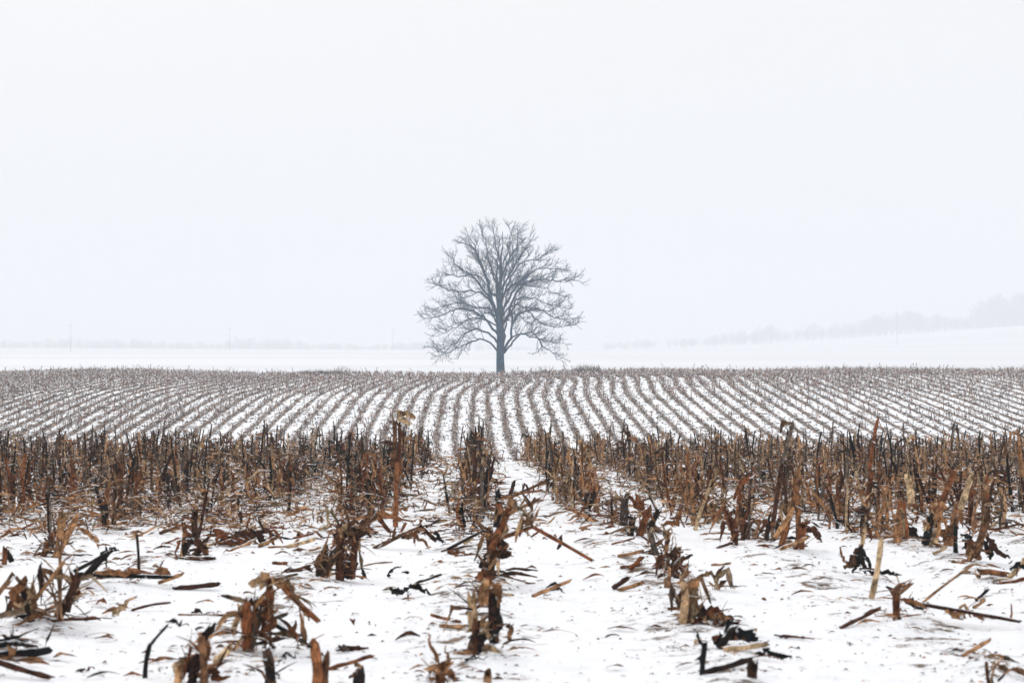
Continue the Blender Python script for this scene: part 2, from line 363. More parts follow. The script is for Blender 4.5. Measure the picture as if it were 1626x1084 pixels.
        gl = Geo(); tube(gl, sm, rr, col, 7, rnd_=R_); lo = gl.build('limb', M_BARK, root, True)
        gt = Geo(); ow = nrm(np.array([sm[-1][0]-0, sm[-1][1], 0])+1e-3); grow(gt, sm, r*S, 0, ow*.8)
        gt.build('twigs', M_BARK, lo)
    for i, (pl, r) in enumerate(limbs): limb(pl, r, 0, R_.uniform(-.55, .55))
    # limbs of the same habit that reach towards and away from the viewer
    for i in (2, 4, 8, 11, 13, 15):
        pl, r = limbs[i]; limb(pl, r*.75, R_.choice((1, -1))*R_.uniform(.95, 1.5), 0, .9)
build_tree()

# ------------------------------------------------------------------ maize plants
def pxd(y): return F*HC/(y-620.)                 # distance of ground seen at photo row y (near field)
def plant_parts(r, h, lean, tone, nleaf, ns=7, seg=9, sheath=True, spread=.22, rad=None, top=None, shreds=9):
    """returns list of (part name, Geo); local origin at the root on the snow"""
    parts = []; rad = rad or r.uniform(.0068, .0115); h = float(h)
    topv = np.array([lean[0], lean[1], h]) if top is None else np.asarray(top, float)
    bow = np.array([r.gauss(0, .012), r.gauss(0, .012), 0]); n = 7
    pts = [topv*(i/n)+bow*math.sin(math.pi*i/n) for i in range(n+1)]; pts[0] = pts[0]+np.array([0, 0, -.05])
    rr = [rad*(1.12-.25*i/n)*(1.18 if i in (2, 5) else 1.) for i in range(n+1)]
    g = Geo(); c = pick(tone, r); tube(g, pts, rr, c, ns, rag=min(.03, h*.12), endcol=c*1.2+.03, rnd_=r); parts.append(('stalk', g))
    if sheath:
        g = Geo(); c = pick(tone, r); a0 = r.uniform(0, 6.28); m = 6; f0, f1 = r.uniform(0, .15), r.uniform(.55, .95); V = []; U = []; C = []
        for i in range(m):
            f = f0+(f1-f0)*i/(m-1); p = topv*f; 
            for k in range(6):
                a = a0+k/5*4.3+r.uniform(-.1, .1); q = rad*(1.22+.7*(i/(m-1))**3*r.uniform(.3, 1.5))
                V.append(p+np.array([math.cos(a)*q, math.sin(a)*q, r.uniform(-.012, .012)*(1+2*(i == m-1))])); U.append((k*.1, f*h*6)); C.append(c*r.uniform(.75, 1.2))
        g.add(V, grid_faces(m, 6), np.array(C), U); parts.append(('sheath', g))
    for i in range(nleaf):
        f = r.uniform(.08, .98); path, wd = dry_leaf(r, topv*f, h, spread/.22); g = Geo()
        ribbon(g, path, wd, pick(tone, r), pick(tone, r), r.uniform(-1.5, 1.5), r.uniform(-1.6, 1.6), rnd_=r, rag=.4, fold=r.uniform(.1, .8), crinkle=.3)
        parts.append(('leaf', g))
    g = Geo()                                   # the small torn shreds all along the stub
    for i in range(shreds):
        f = r.uniform(.02, 1.0); p = topv*f+np.array([r.gauss(0, .012), r.gauss(0, .012), 0]); a = r.uniform(0, 6.28)
        if r.random() < .3: p = np.array([r.gauss(0, .05), r.gauss(0, .05), r.uniform(.005, .05)])
        path = leaf_path(p, (math.cos(a), math.sin(a), r.uniform(-1.2, 2.0)), r.uniform(.03, .10), 3, r.uniform(0, 1), rnd_=r)
        ribbon(g, path, r.uniform(.006, .016), pick(tone, r), pick(tone, r), r.uniform(-1.5, 1.5), r.uniform(-1.6, 1.6), rnd_=r, rag=.4, fold=r.uniform(.1, .8), crinkle=.3)
    if shreds: parts[0][1].add(*g.arr())
    return parts
def add_plant(x, y, parts, label, group='corn stubs standing in rows in the snow', zoff=0):
    e = empty('corn_stub', (x, y, H(x, y)+zoff)); tag(e, label, 'corn stub', group)
    for nm, g in parts: g.build(nm, M_HUSK, e)
    return e
LABELS = set()

ORD = ['', 'first', 'second', 'third', 'fourth', 'fifth', 'sixth', 'seventh', 'eighth', 'ninth', 'tenth', 'eleventh', 'twelfth', 'thirteenth', 'fourteenth', 'fifteenth', 'sixteenth', 'seventeenth', 'eighteenth', 'nineteenth']
TENS = {2: ('twenty', 'twentieth'), 3: ('thirty', 'thirtieth'), 4: ('forty', 'fortieth'), 5: ('fifty', 'fiftieth'), 6: ('sixty', 'sixtieth'), 7: ('seventy', 'seventieth'), 8: ('eighty', 'eightieth'), 9: ('ninety', 'ninetieth')}
def ordw(n):
    if n < 20: return ORD[n]
    a, b = TENS[n//10]; return b if n % 10 == 0 else a+'-'+ORD[n % 10]

# ---- hero pieces, read off the photograph: base pixel gives the place on the snow, the others height and lean
def world(px, py, d): return np.array([(px-CX)/F*d, d, HC-(py-CY)/F*d])
occupied = []
def hero(label, base, stalks=(), leaves=(), nrand=0, tone='mix', spread=.2, seed=0, crumple=0, kind='stub', cat=None):
    """stalks: (x0,y0,x1,y1,width_px,tone); leaves: ([(x,y)...],width_px,tone)"""
    r = random.Random(seed*77+5); bx, by = base; d = pxd(by); X = (bx-CX)/F*d; gz = H(X, d); o = np.array([X, d, gz]); occupied.append((X, d))
    pixz = HC-(by-CY)/F*d; fix = np.array([0, 0, gz-pixz])
    name, category, grp = {'stub': ('corn_stub', 'corn stub', 'corn stubs standing in rows in the snow'), 'stalk': ('fallen_stalk', 'fallen stalk', 'broken stalks lying on the snow'), 'leaf': ('fallen_leaf', 'dry leaf', 'dry leaves lying on the snow')}[kind]
    e = empty(name, tuple(o)); tag(e, label, category, grp)
    def loc(px, py, dy=0.): return world(px, py, d)*np.array([1, 1, 1])+fix-o+np.array([0, dy, 0])
    for si, (x0, y0, x1, y1, wpx, tn) in enumerate(stalks):
        a, b = loc(x0, y0, r.uniform(-.03, .03)), loc(x1, y1, r.uniform(-.08, .08)); rad = wpx*.5*d/F; n = 6
        a[2] = max(a[2], .4*rad if kind == 'stalk' else -.04); b[2] = max(b[2], .5*rad)
        if y0 >= by-3 and kind == 'stub': a = a-np.array([0, 0, .05])
        bow = np.array([r.gauss(0, .004), r.gauss(0, .004), r.gauss(0, .003)])
        pts = [a+(b-a)*i/n+bow*math.sin(math.pi*i/n) for i in range(n+1)]
        g = Geo(); c = pick(tn, r); tube(g, pts, [rad*(1.08-.2*i/n)*(1.16 if i in (2, 5) else 1) for i in range(n+1)], c, 8, rag=rad*1.5, endcol=c*1.3+.02, rnd_=r)
        if nrand > 3:
            for _ in range(max(3, int(nrand*1.6/len(stalks)))):      # torn fibres along the broken stem
                q = pts[1]+(pts[-1]-pts[1])*r.uniform(0, 1.0); an = r.uniform(0, 6.28); q = q+np.array([r.gauss(0, rad), r.gauss(0, rad), 0])
                pa = leaf_path(q, nrm(b-a)*r.uniform(-.6, 1.2)+np.array([math.cos(an), math.sin(an)*.7, r.uniform(-.5, .9)])*.8, r.uniform(.04, .13), 5, r.uniform(.2, 1.4), rnd_=r)
                ribbon(g, pa, r.uniform(.004, .010), pick(tone, r), pick(tone, r), r.uniform(-1.5, 1.5), r.uniform(-1.5, 1.5), rnd_=r, rag=.5, fold=.4)
        g.build('stalk', M_HUSK, e)
    for (pl, wpx, tn) in leaves:
        pts = [loc(q[0], q[1], r.uniform(-.04, .04)) for q in pl]; P2 = []
        for i in range(len(pts)-1):
            for j in range(6): P2.append(pts[i]+(pts[i+1]-pts[i])*j/6+np.array([r.gauss(0, .004), r.gauss(0, .006), r.gauss(0, .004)]))
        P2.append(pts[-1])
        for p in P2: p[2] = max(p[2], .36*wpx*d/F)
        g = Geo(); ribbon(g, P2, wpx*1.05*d/F, pick(tn, r), pick(tn, r), r.uniform(-.45, .45), r.uniform(-.7, .7), rnd_=r, rag=.5, fold=r.uniform(.1, .5), up=np.array([0, -1, .4]), taper=(.35, 1., .2)); g.build('leaf', M_HUSK, e)
    if nrand:
        if stalks: s0 = stalks[0]; a = loc(s0[0], s0[1]); b = loc(s0[2], s0[3])
        else: a = np.zeros(3); b = np.array([0, 0, .1])
        for i in range(nrand):
            if stalks and r.random() < .5: s0 = r.choice(stalks); a = loc(s0[0], s0[1]); b = loc(s0[2], s0[3])
            p = a+(b-a)*r.uniform(.05, 1); p[2] = max(p[2], .01); path, wd = dry_leaf(r, p, .1, spread/.2); path = [np.array([q[0], q[1], max(q[2], .006)]) for q in path]
            g = Geo(); ribbon(g, path, wd*1.1, pick(tone, r), pick(tone, r), r.uniform(-1.5, 1.5), r.uniform(-2, 2), rnd_=r, rag=.4, fold=r.uniform(.1, .8), crinkle=.3); g.build('leaf', M_HUSK, e)
    return e
hero('tangled brown corn clump at the left edge of the photo', (62, 1000), [(62, 1000, 40, 945, 12, 'rust'), (75, 1000, 128, 930, 13, 'dark'), (40, 985, 108, 905, 6, 'rust'), (98, 990, 97, 880, 5, 'rust'), (110, 985, 122, 935, 10, 'rust')],
     [([(20, 960), (60, 985), (95, 1000)], 16, 'tan'), ([(45, 930), (30, 970), (10, 990)], 18, 'rust'), ([(128, 928), (120, 960), (108, 985)], 14, 'rust'), ([(60, 990), (90, 1000), (180, 997)], 7, 'rust'), ([(35, 985), (50, 1003), (70, 1000)], 22, 'black')], 26, 'mix', .24, 1)
hero('black bent stalk sticking up beside the leftmost tangled clump', (150, 940), [(138, 924, 172, 888, 10, 'black'), (120, 918, 178, 886, 6, 'black')], [([(172, 888), (182, 883), (190, 884)], 9, 'black')], 3, 'black', .1, 2)
hero('long dark stalk lying level just right of the left tangle', (200, 938), [(120, 927, 272, 932, 7, 'black')], [([(150, 925), (200, 922), (245, 928)], 10, 'rust'), ([(245, 925), (262, 925), (272, 938)], 14, 'tan')], 6, 'rust', .1, 3, kind='stalk')
hero('straight rust brown stalk lying level on snow in left foreground', (310, 940), [(276, 937, 345, 931, 9, 'rust')], [], 0, 'rust', .1, 4, kind='stalk')
hero('thick shaggy corn stub with fuzzy top and drooping right arm', (405, 1030), [(400, 1030, 400, 950, 17, 'rust'), (418, 1010, 432, 925, 14, 'tan'), (440, 920, 505, 985, 9, 'rust'), (430, 985, 492, 1025, 7, 'dark')],
     [([(400, 950), (405, 985), (396, 1030)], 20, 'rust'), ([(430, 920), (455, 925), (475, 950), (490, 985)], 16, 'tan'), ([(415, 950), (430, 985), (425, 1020)], 22, 'tan'), ([(395, 925), (420, 918), (450, 930)], 20, 'tan'), ([(418, 1030), (428, 1010), (440, 1035)], 14, 'dark')], 26, 'mix', .2, 5)
hero('thin rust stalk lying level left of the shaggy stub', (350, 982), [(285, 982, 385, 982, 6, 'rust')], [([(305, 980), (318, 975), (325, 984)], 8, 'dark')], 0, 'rust', .1, 6, kind='stalk')
hero('double corn stub with snow caught inside, centre foreground', (765, 1040), [(755, 1045, 757, 985, 12, 'rust'), (752, 1000, 748, 945, 15, 'tan'), (785, 1022, 782, 935, 15, 'dark'), (768, 960, 775, 920, 14, 'tan')],
     [([(770, 920), (762, 940), (760, 960)], 14, 'tan'), ([(778, 925), (790, 940), (792, 965)], 14, 'tan'), ([(785, 950), (790, 990), (785, 1022)], 18, 'black'), ([(765, 980), (772, 1005), (785, 1018)], 14, 'straw'), ([(790, 995), (812, 990), (810, 1012), (795, 1030)], 9, 'dark'), ([(757, 1000), (765, 1015), (760, 1035)], 14, 'dark')], 14, 'mix', .13, 7)
hero('black leaf lying flat at the foot of the double stub', (757, 1056), [], [([(737, 1058), (752, 1051), (775, 1049)], 9, 'black')], 0, 'black', .1, 8, kind='leaf')
hero('tallest shaggy corn clump of the centre row with horizontal straws', (785, 925), [(775, 925, 777, 838, 13, 'mix'), (787, 835, 790, 778, 9, 'black'), (780, 870, 815, 790, 12, 'rust'), (800, 850, 845, 835, 7, 'tan'), (808, 815, 845, 797, 6, 'tan'), (845, 835, 845, 800, 3, 'rust')],
     [([(775, 880), (795, 860), (810, 880)], 20, 'rust'), ([(790, 800), (800, 830), (795, 870)], 20, 'tan'), ([(765, 900), (770, 915), (790, 920)], 18, 'rust'), ([(770, 880), (765, 900), (775, 920)], 9, 'dark'), ([(790, 790), (810, 788), (822, 810)], 16, 'tan'), ([(800, 855), (795, 880), (810, 880)], 18, 'rust')], 34, 'mix', .2, 9)
hero('long straight stalk slanting down right from the centre clump', (940, 890), [(845, 836, 940, 888, 6, 'rust')], [], 3, 'rust', .08, 10, kind='stalk')
hero('short dark stalk slanting down left from the centre clump', (708, 876), [(706, 876, 768, 843, 5, 'dark')], [], 1, 'rust', .08, 11, kind='stalk')
hero('flat rust leaf on snow left of the centre row', (735, 886), [], [([(710, 878), (730, 880), (755, 884)], 10, 'rust')], 0, 'rust', .1, 12, kind='leaf')
hero('shredded corn stub folding over to the right in front foreground', (1088, 995), [(1083, 990, 1083, 918, 13, 'tan'), (1092, 990, 1100, 925, 12, 'rust'), (1100, 1000, 1145, 1035, 8, 'rust')],
     [([(1092, 930), (1095, 960), (1110, 1005)], 22, 'tan'), ([(1105, 965), (1140, 985), (1175, 1005)], 24, 'rust'), ([(1115, 985), (1130, 1010), (1128, 1040)], 24, 'tan'), ([(1100, 1000), (1118, 1025), (1150, 1030)], 14, 'dark'), ([(1120, 970), (1150, 985), (1172, 1000)], 18, 'rust'), ([(1098, 925), (1102, 950), (1098, 990)], 20, 'straw'), ([(1086, 930), (1084, 960), (1090, 985)], 18, 'rust'), ([(1118, 990), (1140, 1008), (1170, 1015)], 20, 'mix')], 20, 'mix', .17, 13)
hero('black folded leaf making a tent beside the shredded stub', (1180, 1038), [(1140, 1037, 1165, 1005, 12, 'dark')], [([(1168, 1010), (1190, 1020), (1212, 1037)], 20, 'black'), ([(1130, 1035), (1150, 1025), (1170, 1012)], 20, 'black'), ([(1135, 1038), (1170, 1040), (1205, 1040)], 7, 'dark')], 2, 'black', .1, 14, kind='leaf')
hero('slim dark stem standing below the shredded stub', (1118, 1078), [(1118, 1084, 1117, 1028, 9, 'black')], [([(1117, 1035), (1108, 1020), (1100, 1005)], 8, 'black')], 2, 'black', .06, 15)
hero('brown wispy stub behind the shredded stub', (1070, 940), [(1062, 935, 1062, 905, 5, 'rust'), (1140, 950, 1132, 920, 5, 'tan')], [([(1110, 925), (1130, 915), (1150, 950)], 8, 'tan'), ([(1045, 928), (1065, 905), (1080, 900)], 9, 'dark')], 12, 'mix', .14, 16)
hero('dark dense corn clump left of centre with snow at its feet', (545, 920), [(540, 920, 540, 835, 13, 'dark'), (558, 915, 566, 850, 12, 'rust'), (500, 925, 540, 870, 8, 'dark'), (520, 890, 600, 815, 6, 'rust')],
     [([(505, 920), (520, 890), (545, 860)], 18, 'dark'), ([(545, 880), (560, 900), (540, 920)], 24, 'black'), ([(530, 850), (555, 840), (590, 850)], 18, 'rust'), ([(520, 860), (510, 885), (498, 918)], 14, 'rust')], 34, 'mix', .22, 17)
hero('pair of short rust stalks standing at left end of debris pile', (300, 890), [(290, 888, 293, 840, 7, 'rust'), (303, 888, 325, 860, 9, 'dark'), (312, 860, 311, 815, 10, 'rust')], [([(293, 845), (315, 860), (330, 890)], 12, 'rust')], 14, 'rust', .18, 18)
hero('heap of rust coloured leaves right of the paired short stalks', (375, 868), [(330, 850, 430, 845, 6, 'rust'), (340, 865, 400, 838, 7, 'tan')], [([(340, 840), (370, 860), (400, 865)], 16, 'rust'), ([(345, 870), (380, 850), (425, 862)], 14, 'tan'), ([(380, 845), (410, 850), (428, 870)], 14, 'rust')], 20, 'rust', .2, 19, kind='leaf')
hero('thin dark stalk slanting over snow right of leaf heap', (460, 858), [(428, 848, 465, 858, 4, 'dark'), (465, 858, 498, 848, 4, 'rust')], [], 1, 'dark', .06, 20, kind='stalk')
hero('wide leaning tan corn stub at left behind the tangle', (85, 880), [(80, 880, 125, 815, 11, 'tan'), (98, 860, 100, 815, 12, 'tan'), (65, 878, 90, 835, 9, 'dark')], [([(128, 835), (150, 850), (160, 865)], 16, 'mix')], 26, 'mix', .2, 21)
hero('dark corn stub beside the leaning tan one at left', (170, 845), [(168, 848, 168, 805, 12, 'black'), (180, 840, 190, 780, 8, 'rust')], [], 12, 'mix', .2, 22)
hero('short brown stub alone on snow at the left edge', (8, 902), [(6, 902, 14, 875, 8, 'rust')], [([(12, 880), (20, 895), (24, 898)], 8, 'dark')], 2, 'rust', .07, 23)
hero('thin upright rust stalk alone on snow in left foreground', (222, 920), [(222, 922, 219, 864, 4.5, 'rust')], [], 0, 'rust', .06, 24)
hero('black crooked stalk with drooping dark leaf at bottom left', (233, 1086), [(233, 1092, 234, 1036, 8, 'black'), (236, 1038, 268, 1000, 4.5, 'dark')], [([(266, 1000), (282, 996), (303, 1001)], 10, 'black')], 0, 'black', .06, 25)
hero('shaggy rust stub at the bottom edge left of centre', (325, 1092), [(298, 1092, 310, 1060, 14, 'rust'), (326, 1092, 328, 1022, 12, 'rust'), (312, 1062, 330, 1015, 9, 'dark')], [([(318, 1015), (326, 1035), (335, 1060)], 16, 'tan'), ([(300, 1075), (315, 1060), (335, 1075)], 22, 'rust')], 12, 'rust', .12, 26)
hero('cut tan stub rising from the bottom edge at left', (283, 1092), [(283, 1094, 287, 1055, 13, 'tan')], [([(278, 1070), (286, 1058), (290, 1050)], 10, 'tan')], 2, 'tan', .06, 27)
hero('dark peeling stub at the bottom edge below the shaggy stub', (428, 1092), [(428, 1094, 424, 1045, 17, 'dark')], [([(420, 1048), (430, 1060), (442, 1085)], 14, 'dark'), ([(440, 1055), (455, 1050), (475, 1042)], 10, 'black')], 4, 'dark', .08, 28)
hero('blunt tan stub with stubby side piece at bottom edge', (508, 1092), [(504, 1094, 502, 1022, 17, 'rust'), (518, 1092, 520, 1040, 12, 'tan')], [], 3, 'rust', .07, 29)
hero('dark splintered stub at the bottom edge right of blunt stub', (572, 1092), [(568, 1094, 575, 1058, 13, 'black'), (558, 1092, 566, 1068, 9, 'dark')], [], 3, 'dark', .06, 30)
hero('feathery tan fronds curling up from the bottom edge', (705, 1092), [(702, 1092, 700, 1065, 16, 'tan')], [([(700, 1075), (692, 1045), (680, 1010)], 9, 'tan'), ([(706, 1078), (712, 1055), (708, 1030)], 9, 'rust'), ([(700, 1075), (720, 1080), (735, 1090)], 12, 'tan')], 6, 'tan', .1, 31)
hero('small cut tan stub at bottom edge under the double stub', (776, 1092), [(776, 1094, 775, 1066, 13, 'tan')], [], 0, 'tan', .06, 32)
hero('small cut brown stub at bottom edge near black leaf', (1195, 1092), [(1195, 1094, 1194, 1064, 17, 'rust')], [], 1, 'rust', .06, 33)
hero('broad black leaf lying on snow above the small brown stub', (1228, 1058), [], [([(1198, 1052), (1215, 1046), (1235, 1054), (1256, 1058)], 13, 'black')], 0, 'black', .06, 34, kind='leaf')
hero('tan pointed leaf lying alone on snow in right foreground', (1262, 1014), [], [([(1232, 1010), (1262, 1015), (1291, 1013)], 9, 'tan')], 0, 'tan', .06, 35, kind='leaf')
hero('forked grey twiggy stub at the bottom right corner', (1575, 1092), [(1577, 1092, 1573, 1058, 6, 'mix'), (1585, 1085, 1598, 1068, 4, 'mix')], [([(1575, 1065), (1590, 1055), (1605, 1062)], 5, 'tan')], 4, 'mix', .08, 36)
hero('dark rotten stalk lying at the left edge near bottom', (40, 1048), [(-10, 1043, 68, 1040, 15, 'black'), (-5, 1030, 40, 1025, 9, 'dark')], [([(5, 1015), (30, 1025), (60, 1035)], 13, 'dark')], 8, 'dark', .14, 37, kind='stalk')
hero('rust stalk slanting down at the bottom left corner', (60, 1082), [(-5, 1053, 86, 1090, 10, 'rust')], [], 0, 'rust', .1, 38, kind='stalk')
hero('small brown leaf lying between bottom left stalks', (140, 1063), [], [([(122, 1066), (140, 1060), (156, 1055)], 9, 'rust')], 0, 'rust', .06, 39, kind='leaf')
hero('pale pinkish leaf half buried in snow at left', (200, 985), [], [([(180, 985), (200, 965), (222, 948)], 14, 'straw')], 0, 'tan', .06, 40, kind='leaf')
hero('thin dark stalk resting on snow right of pale leaf', (240, 972), [(212, 974, 275, 957, 4.5, 'dark')], [], 0, 'tan', .06, 41, kind='stalk')
hero('black leaf pair lying on snow between left and centre rows', (650, 955), [], [([(618, 940), (635, 950), (652, 940)], 14, 'black'), ([(650, 938), (665, 940), (690, 953)], 9, 'black')], 2, 'black', .06, 42, kind='leaf')
hero('rust stalk chip lying left of the double stub', (705, 990), [(685, 980, 732, 991, 6, 'rust')], [], 0, 'rust', .06, 43, kind='stalk')
hero('tan and black leaves forming a small arch right of centre', (875, 948), [(845, 945, 905, 918, 6, 'tan')], [([(862, 940), (880, 930), (897, 942)], 11, 'black')], 1, 'mix', .07, 44, kind='leaf')
hero('tall pale tan stalk standing alone with black base, right side', (1378, 946), [(1378, 948, 1396, 852, 9, 'straw')], [], 0, 'tan', .06, 45)
hero('dark cone of drooping leaves beside the tall pale stalk', (1362, 918), [(1365, 880, 1382, 805, 6, 'tan')], [([(1365, 870), (1352, 895), (1338, 903)], 18, 'tan'), ([(1366, 868), (1368, 890), (1376, 918)], 12, 'dark'), ([(1365, 868), (1360, 895), (1352, 912)], 10, 'black'), ([(1367, 870), (1378, 895), (1386, 915)], 8, 'mix'), ([(1330, 870), (1335, 885), (1345, 900)], 6, 'rust'), ([(1305, 920), (1330, 915), (1345, 912)], 8, 'black'), ([(1380, 912), (1410, 912), (1430, 925)], 9, 'black')], 9, 'dark', .14, 46)
hero('brown blunt stub with long stalk trailing right', (1428, 993), [(1427, 995, 1427, 958, 12, 'rust'), (1440, 965, 1610, 1006, 6, 'rust'), (1420, 950, 1432, 935, 9, 'tan')], [([(1500, 980), (1525, 985), (1545, 978)], 16, 'tan'), ([(1440, 960), (1455, 970), (1475, 972)], 14, 'black'), ([(1545, 985), (1565, 992), (1590, 1002)], 9, 'rust')], 10, 'tan', .12, 47)
hero('long thin straw leaning up to the right from blunt stub', (1455, 972), [(1452, 968, 1543, 900, 4, 'tan')], [], 0, 'tan', .06, 48, kind='stalk')
hero('split brown stalk piece lying at right edge of frame', (1575, 925), [(1552, 915, 1604, 928, 9, 'rust'), (1552, 926, 1553, 914, 7, 'tan')], [], 0, 'rust', .06, 49, kind='stalk')
hero('straw piece leaning at the right edge of the photo', (1615, 925), [(1600, 925, 1634, 888, 8, 'tan')], [([(1605, 905), (1620, 900), (1634, 910)], 9, 'black')], 2, 'mix', .06, 50, kind='stalk')
hero('leaning pair of tan stubs with splayed leaves right of centre', (1262, 878), [(1240, 872, 1262, 800, 10, 'tan'), (1270, 880, 1262, 770, 9, 'rust'), (1232, 860, 1258, 815, 9, 'tan'), (1268, 878, 1272, 840, 14, 'dark')], [([(1278, 845), (1295, 850), (1306, 868)], 13, 'rust')], 16, 'mix', .16, 51)
hero('dark squat stub with broad cut top right of centre', (1178, 842), [(1180, 842, 1182, 808, 16, 'black'), (1168, 842, 1175, 790, 9, 'rust')], [([(1165, 800), (1180, 770), (1200, 760)], 10, 'tan')], 12, 'mix', .17, 52)
hero('tall dark stalk with snow-caked side leaning right, tallest right of centre', (1222, 850), [(1222, 850, 1242, 742, 7, 'rust'), (1238, 755, 1257, 678, 6, 'dark')], [([(1258, 675), (1252, 695), (1240, 715)], 6, 'dark')], 5, 'mix', .1, 53)
hero('very tall thin rust stalk, tallest of all at right', (1368, 838), [(1366, 840, 1383, 745, 8, 'rust'), (1381, 758, 1396, 664, 5.5, 'rust')], [([(1396, 668), (1404, 690), (1410, 710)], 3, 'tan')], 8, 'mix', .14, 54)
hero('tall tan stalk standing just behind the very tall one', (1395, 845), [(1392, 848, 1397, 735, 6, 'tan')], [], 10, 'dark', .16, 55)
hero('wide tan corn stub with bleached sheath near right side', (1443, 865), [(1436, 860, 1432, 800, 13, 'tan'), (1448, 805, 1440, 757, 11, 'straw')], [([(1430, 810), (1425, 835), (1430, 855)], 16, 'tan'), ([(1440, 840), (1450, 855), (1465, 868)], 16, 'dark')], 16, 'mix', .16, 56)
hero('bright tan slanting stub, left one of the bright stubs at right', (1484, 875), [(1482, 876, 1490, 812, 13, 'straw'), (1468, 870, 1480, 825, 12, 'dark'), (1490, 815, 1516, 758, 10, 'tan')], [([(1495, 800), (1490, 830), (1485, 860)], 16, 'tan')], 12, 'tan', .13, 57)
hero('bright tan slanting stub topped by a raised straw near right', (1504, 868), [(1500, 872, 1522, 805, 14, 'tan'), (1524, 808, 1538, 755, 10, 'straw')], [([(1515, 830), (1505, 850), (1498, 868)], 18, 'grey' if False else 'dark')], 10, 'mix', .13, 58)
hero('tan stub with rust leaves splaying right, near right edge', (1552, 895), [(1548, 890, 1562, 826, 12, 'tan'), (1538, 895, 1545, 865, 12, 'rust'), (1562, 840, 1564, 780, 7, 'rust')], [([(1565, 850), (1578, 875), (1606, 892)], 13, 'rust'), ([(1560, 860), (1575, 885), (1570, 895)], 12, 'dark'), ([(1545, 870), (1540, 885), (1560, 900)], 18, 'tan')], 12, 'tan', .16, 59)
hero('dark narrow stub between bright stubs at right', (1520, 885), [(1519, 888, 1522, 842, 7, 'black')], [([(1528, 855), (1536, 865), (1530, 880)], 12, 'black')], 3, 'dark', .08, 60)
hero('tall rust stalk carrying a pale husk flag left of centre', (630, 835), [(628, 838, 632, 735, 8, 'rust'), (625, 740, 626, 664, 7, 'rust'), (634, 740, 634, 672, 5, 'dark')], [([(630, 662), (644, 658), (658, 666)], 24, 'straw'), ([(632, 658), (640, 665), (655, 672)], 10, 'straw')], 14, 'rust', .18, 61)
hero('dark bent stub with drooping leaves right of centre lane', (1000, 858), [(990, 840, 992, 792, 12, 'dark'), (1010, 860, 1030, 815, 11, 'rust'), (998, 858, 1005, 830, 10, 'black')], [([(992, 792), (1012, 810), (1040, 835)], 13, 'rust'), ([(1050, 840), (1075, 835), (1085, 812)], 9, 'tan')], 16, 'mix', .18, 62)
hero('crossed rust leaves on snow right of the centre lane', (1060, 905), [(1038, 908, 1075, 870, 9, 'rust')], [([(1035, 905), (1055, 885), (1085, 875)], 14, 'rust'), ([(1060, 880), (1080, 890), (1100, 880)], 12, 'dark')], 8, 'mix', .14, 63, kind='leaf')
hero('peaked pair of rust stalks lying left of the centre clump', (640, 875), [(593, 873, 640, 850, 7, 'rust'), (640, 850, 665, 840, 5, 'tan'), (668, 838, 690, 862, 6, 'rust')], [([(640, 855), (660, 855), (685, 875)], 10, 'rust'), ([(690, 845), (695, 860), (708, 864)], 9, 'dark')], 5, 'rust', .12, 64, kind='stalk')
hero('small black forked leaf on snow left of centre lane', (620, 912), [], [([(616, 915), (622, 900), (638, 894)], 6, 'black')], 0, 'dark', .06, 65, kind='leaf')
hero('small upright black leaf beside the dark dense clump', (576, 914), [], [([(575, 916), (576, 905), (578, 895)], 8, 'black')], 0, 'dark', .06, 66, kind='leaf')
hero('rust heap of curled leaves left of the dark dense clump', (575, 850), [(560, 850, 600, 825, 7, 'tan')], [([(585, 825), (575, 850), (590, 860)], 16, 'rust'), ([(560, 830), (600, 820), (660, 832)], 12, 'tan')], 14, 'rust', .2, 67, kind='leaf')
hero('orange straw leaning on the clump at the centre row far end', (820, 790), [(805, 795, 868, 760, 5, 'tan'), (815, 780, 862, 775, 4, 'tan'), (808, 790, 816, 762, 6, 'rust')], [], 6, 'rust', .14, 68, kind='stalk')
hero('low splintered brown stub between shredded stub and centre lane', (1075, 925), [(1072, 925, 1070, 893, 9, 'rust'), (1082, 930, 1092, 905, 7, 'tan')], [([(1060, 915), (1075, 900), (1095, 915)], 9, 'rust')], 14, 'rust', .15, 70)
hero('ragged dark stub leaning left behind crossed rust leaves', (1045, 880), [(1045, 882, 1030, 840, 10, 'dark'), (1050, 880, 1062, 845, 8, 'rust')], [], 16, 'mix', .17, 71)
hero('thick brown torn stub right of the dark bent stub', (1022, 850), [(1022, 852, 1018, 800, 10, 'rust'), (1030, 850, 1045, 815, 9, 'dark')], [], 16, 'mix', .17, 72)
hero('brown wisp of husk on snow left of bottom fronds', (560, 1030), [], [([(535, 1030), (552, 1028), (585, 1042)], 12, 'rust'), ([(535, 1025), (545, 1022), (558, 1030)], 10, 'dark')], 2, 'rust', .08, 69, kind='leaf')

# ---- the plants of the rows
def visible(x, d, m=0): px = CX+F*x/d; return -20-m < px < 1646+m
plants = []
r = random.Random(21)
for k in range(-16, 18):
    y = 6.2+r.random()*.3
    while y < 39:
        y += r.uniform(.07, .145); x = ROW0+drift(y)+k*ROW+r.gauss(0, .05 if k == 0 else (.075 if abs(k) == 1 else .11))
        px = CX+F*x/y; py = 620+F*HC/y
        if px < -250 or px > 1880: continue
        # standing density: thin in front, dense from about 14 m on
        edge = 15.2 if px < 760 else (15.0 if px < 1000 else 13.2-.6*min(1, (px-1000)/600))
        p = 1/(1+math.exp(-(y-edge)/.45))*.93+.0
        if y < edge-1.0: p = .05
        if 700 < px < 860 and 15 < y < 20: p *= .75
        if y < 12.3 and (-20 < px < 1646): p = 0.0
        if r.random() > p: continue
        if any((x-a)**2*4+(y-b)**2 < .09 for a, b in occupied): continue
        plants.append([x, y, k])
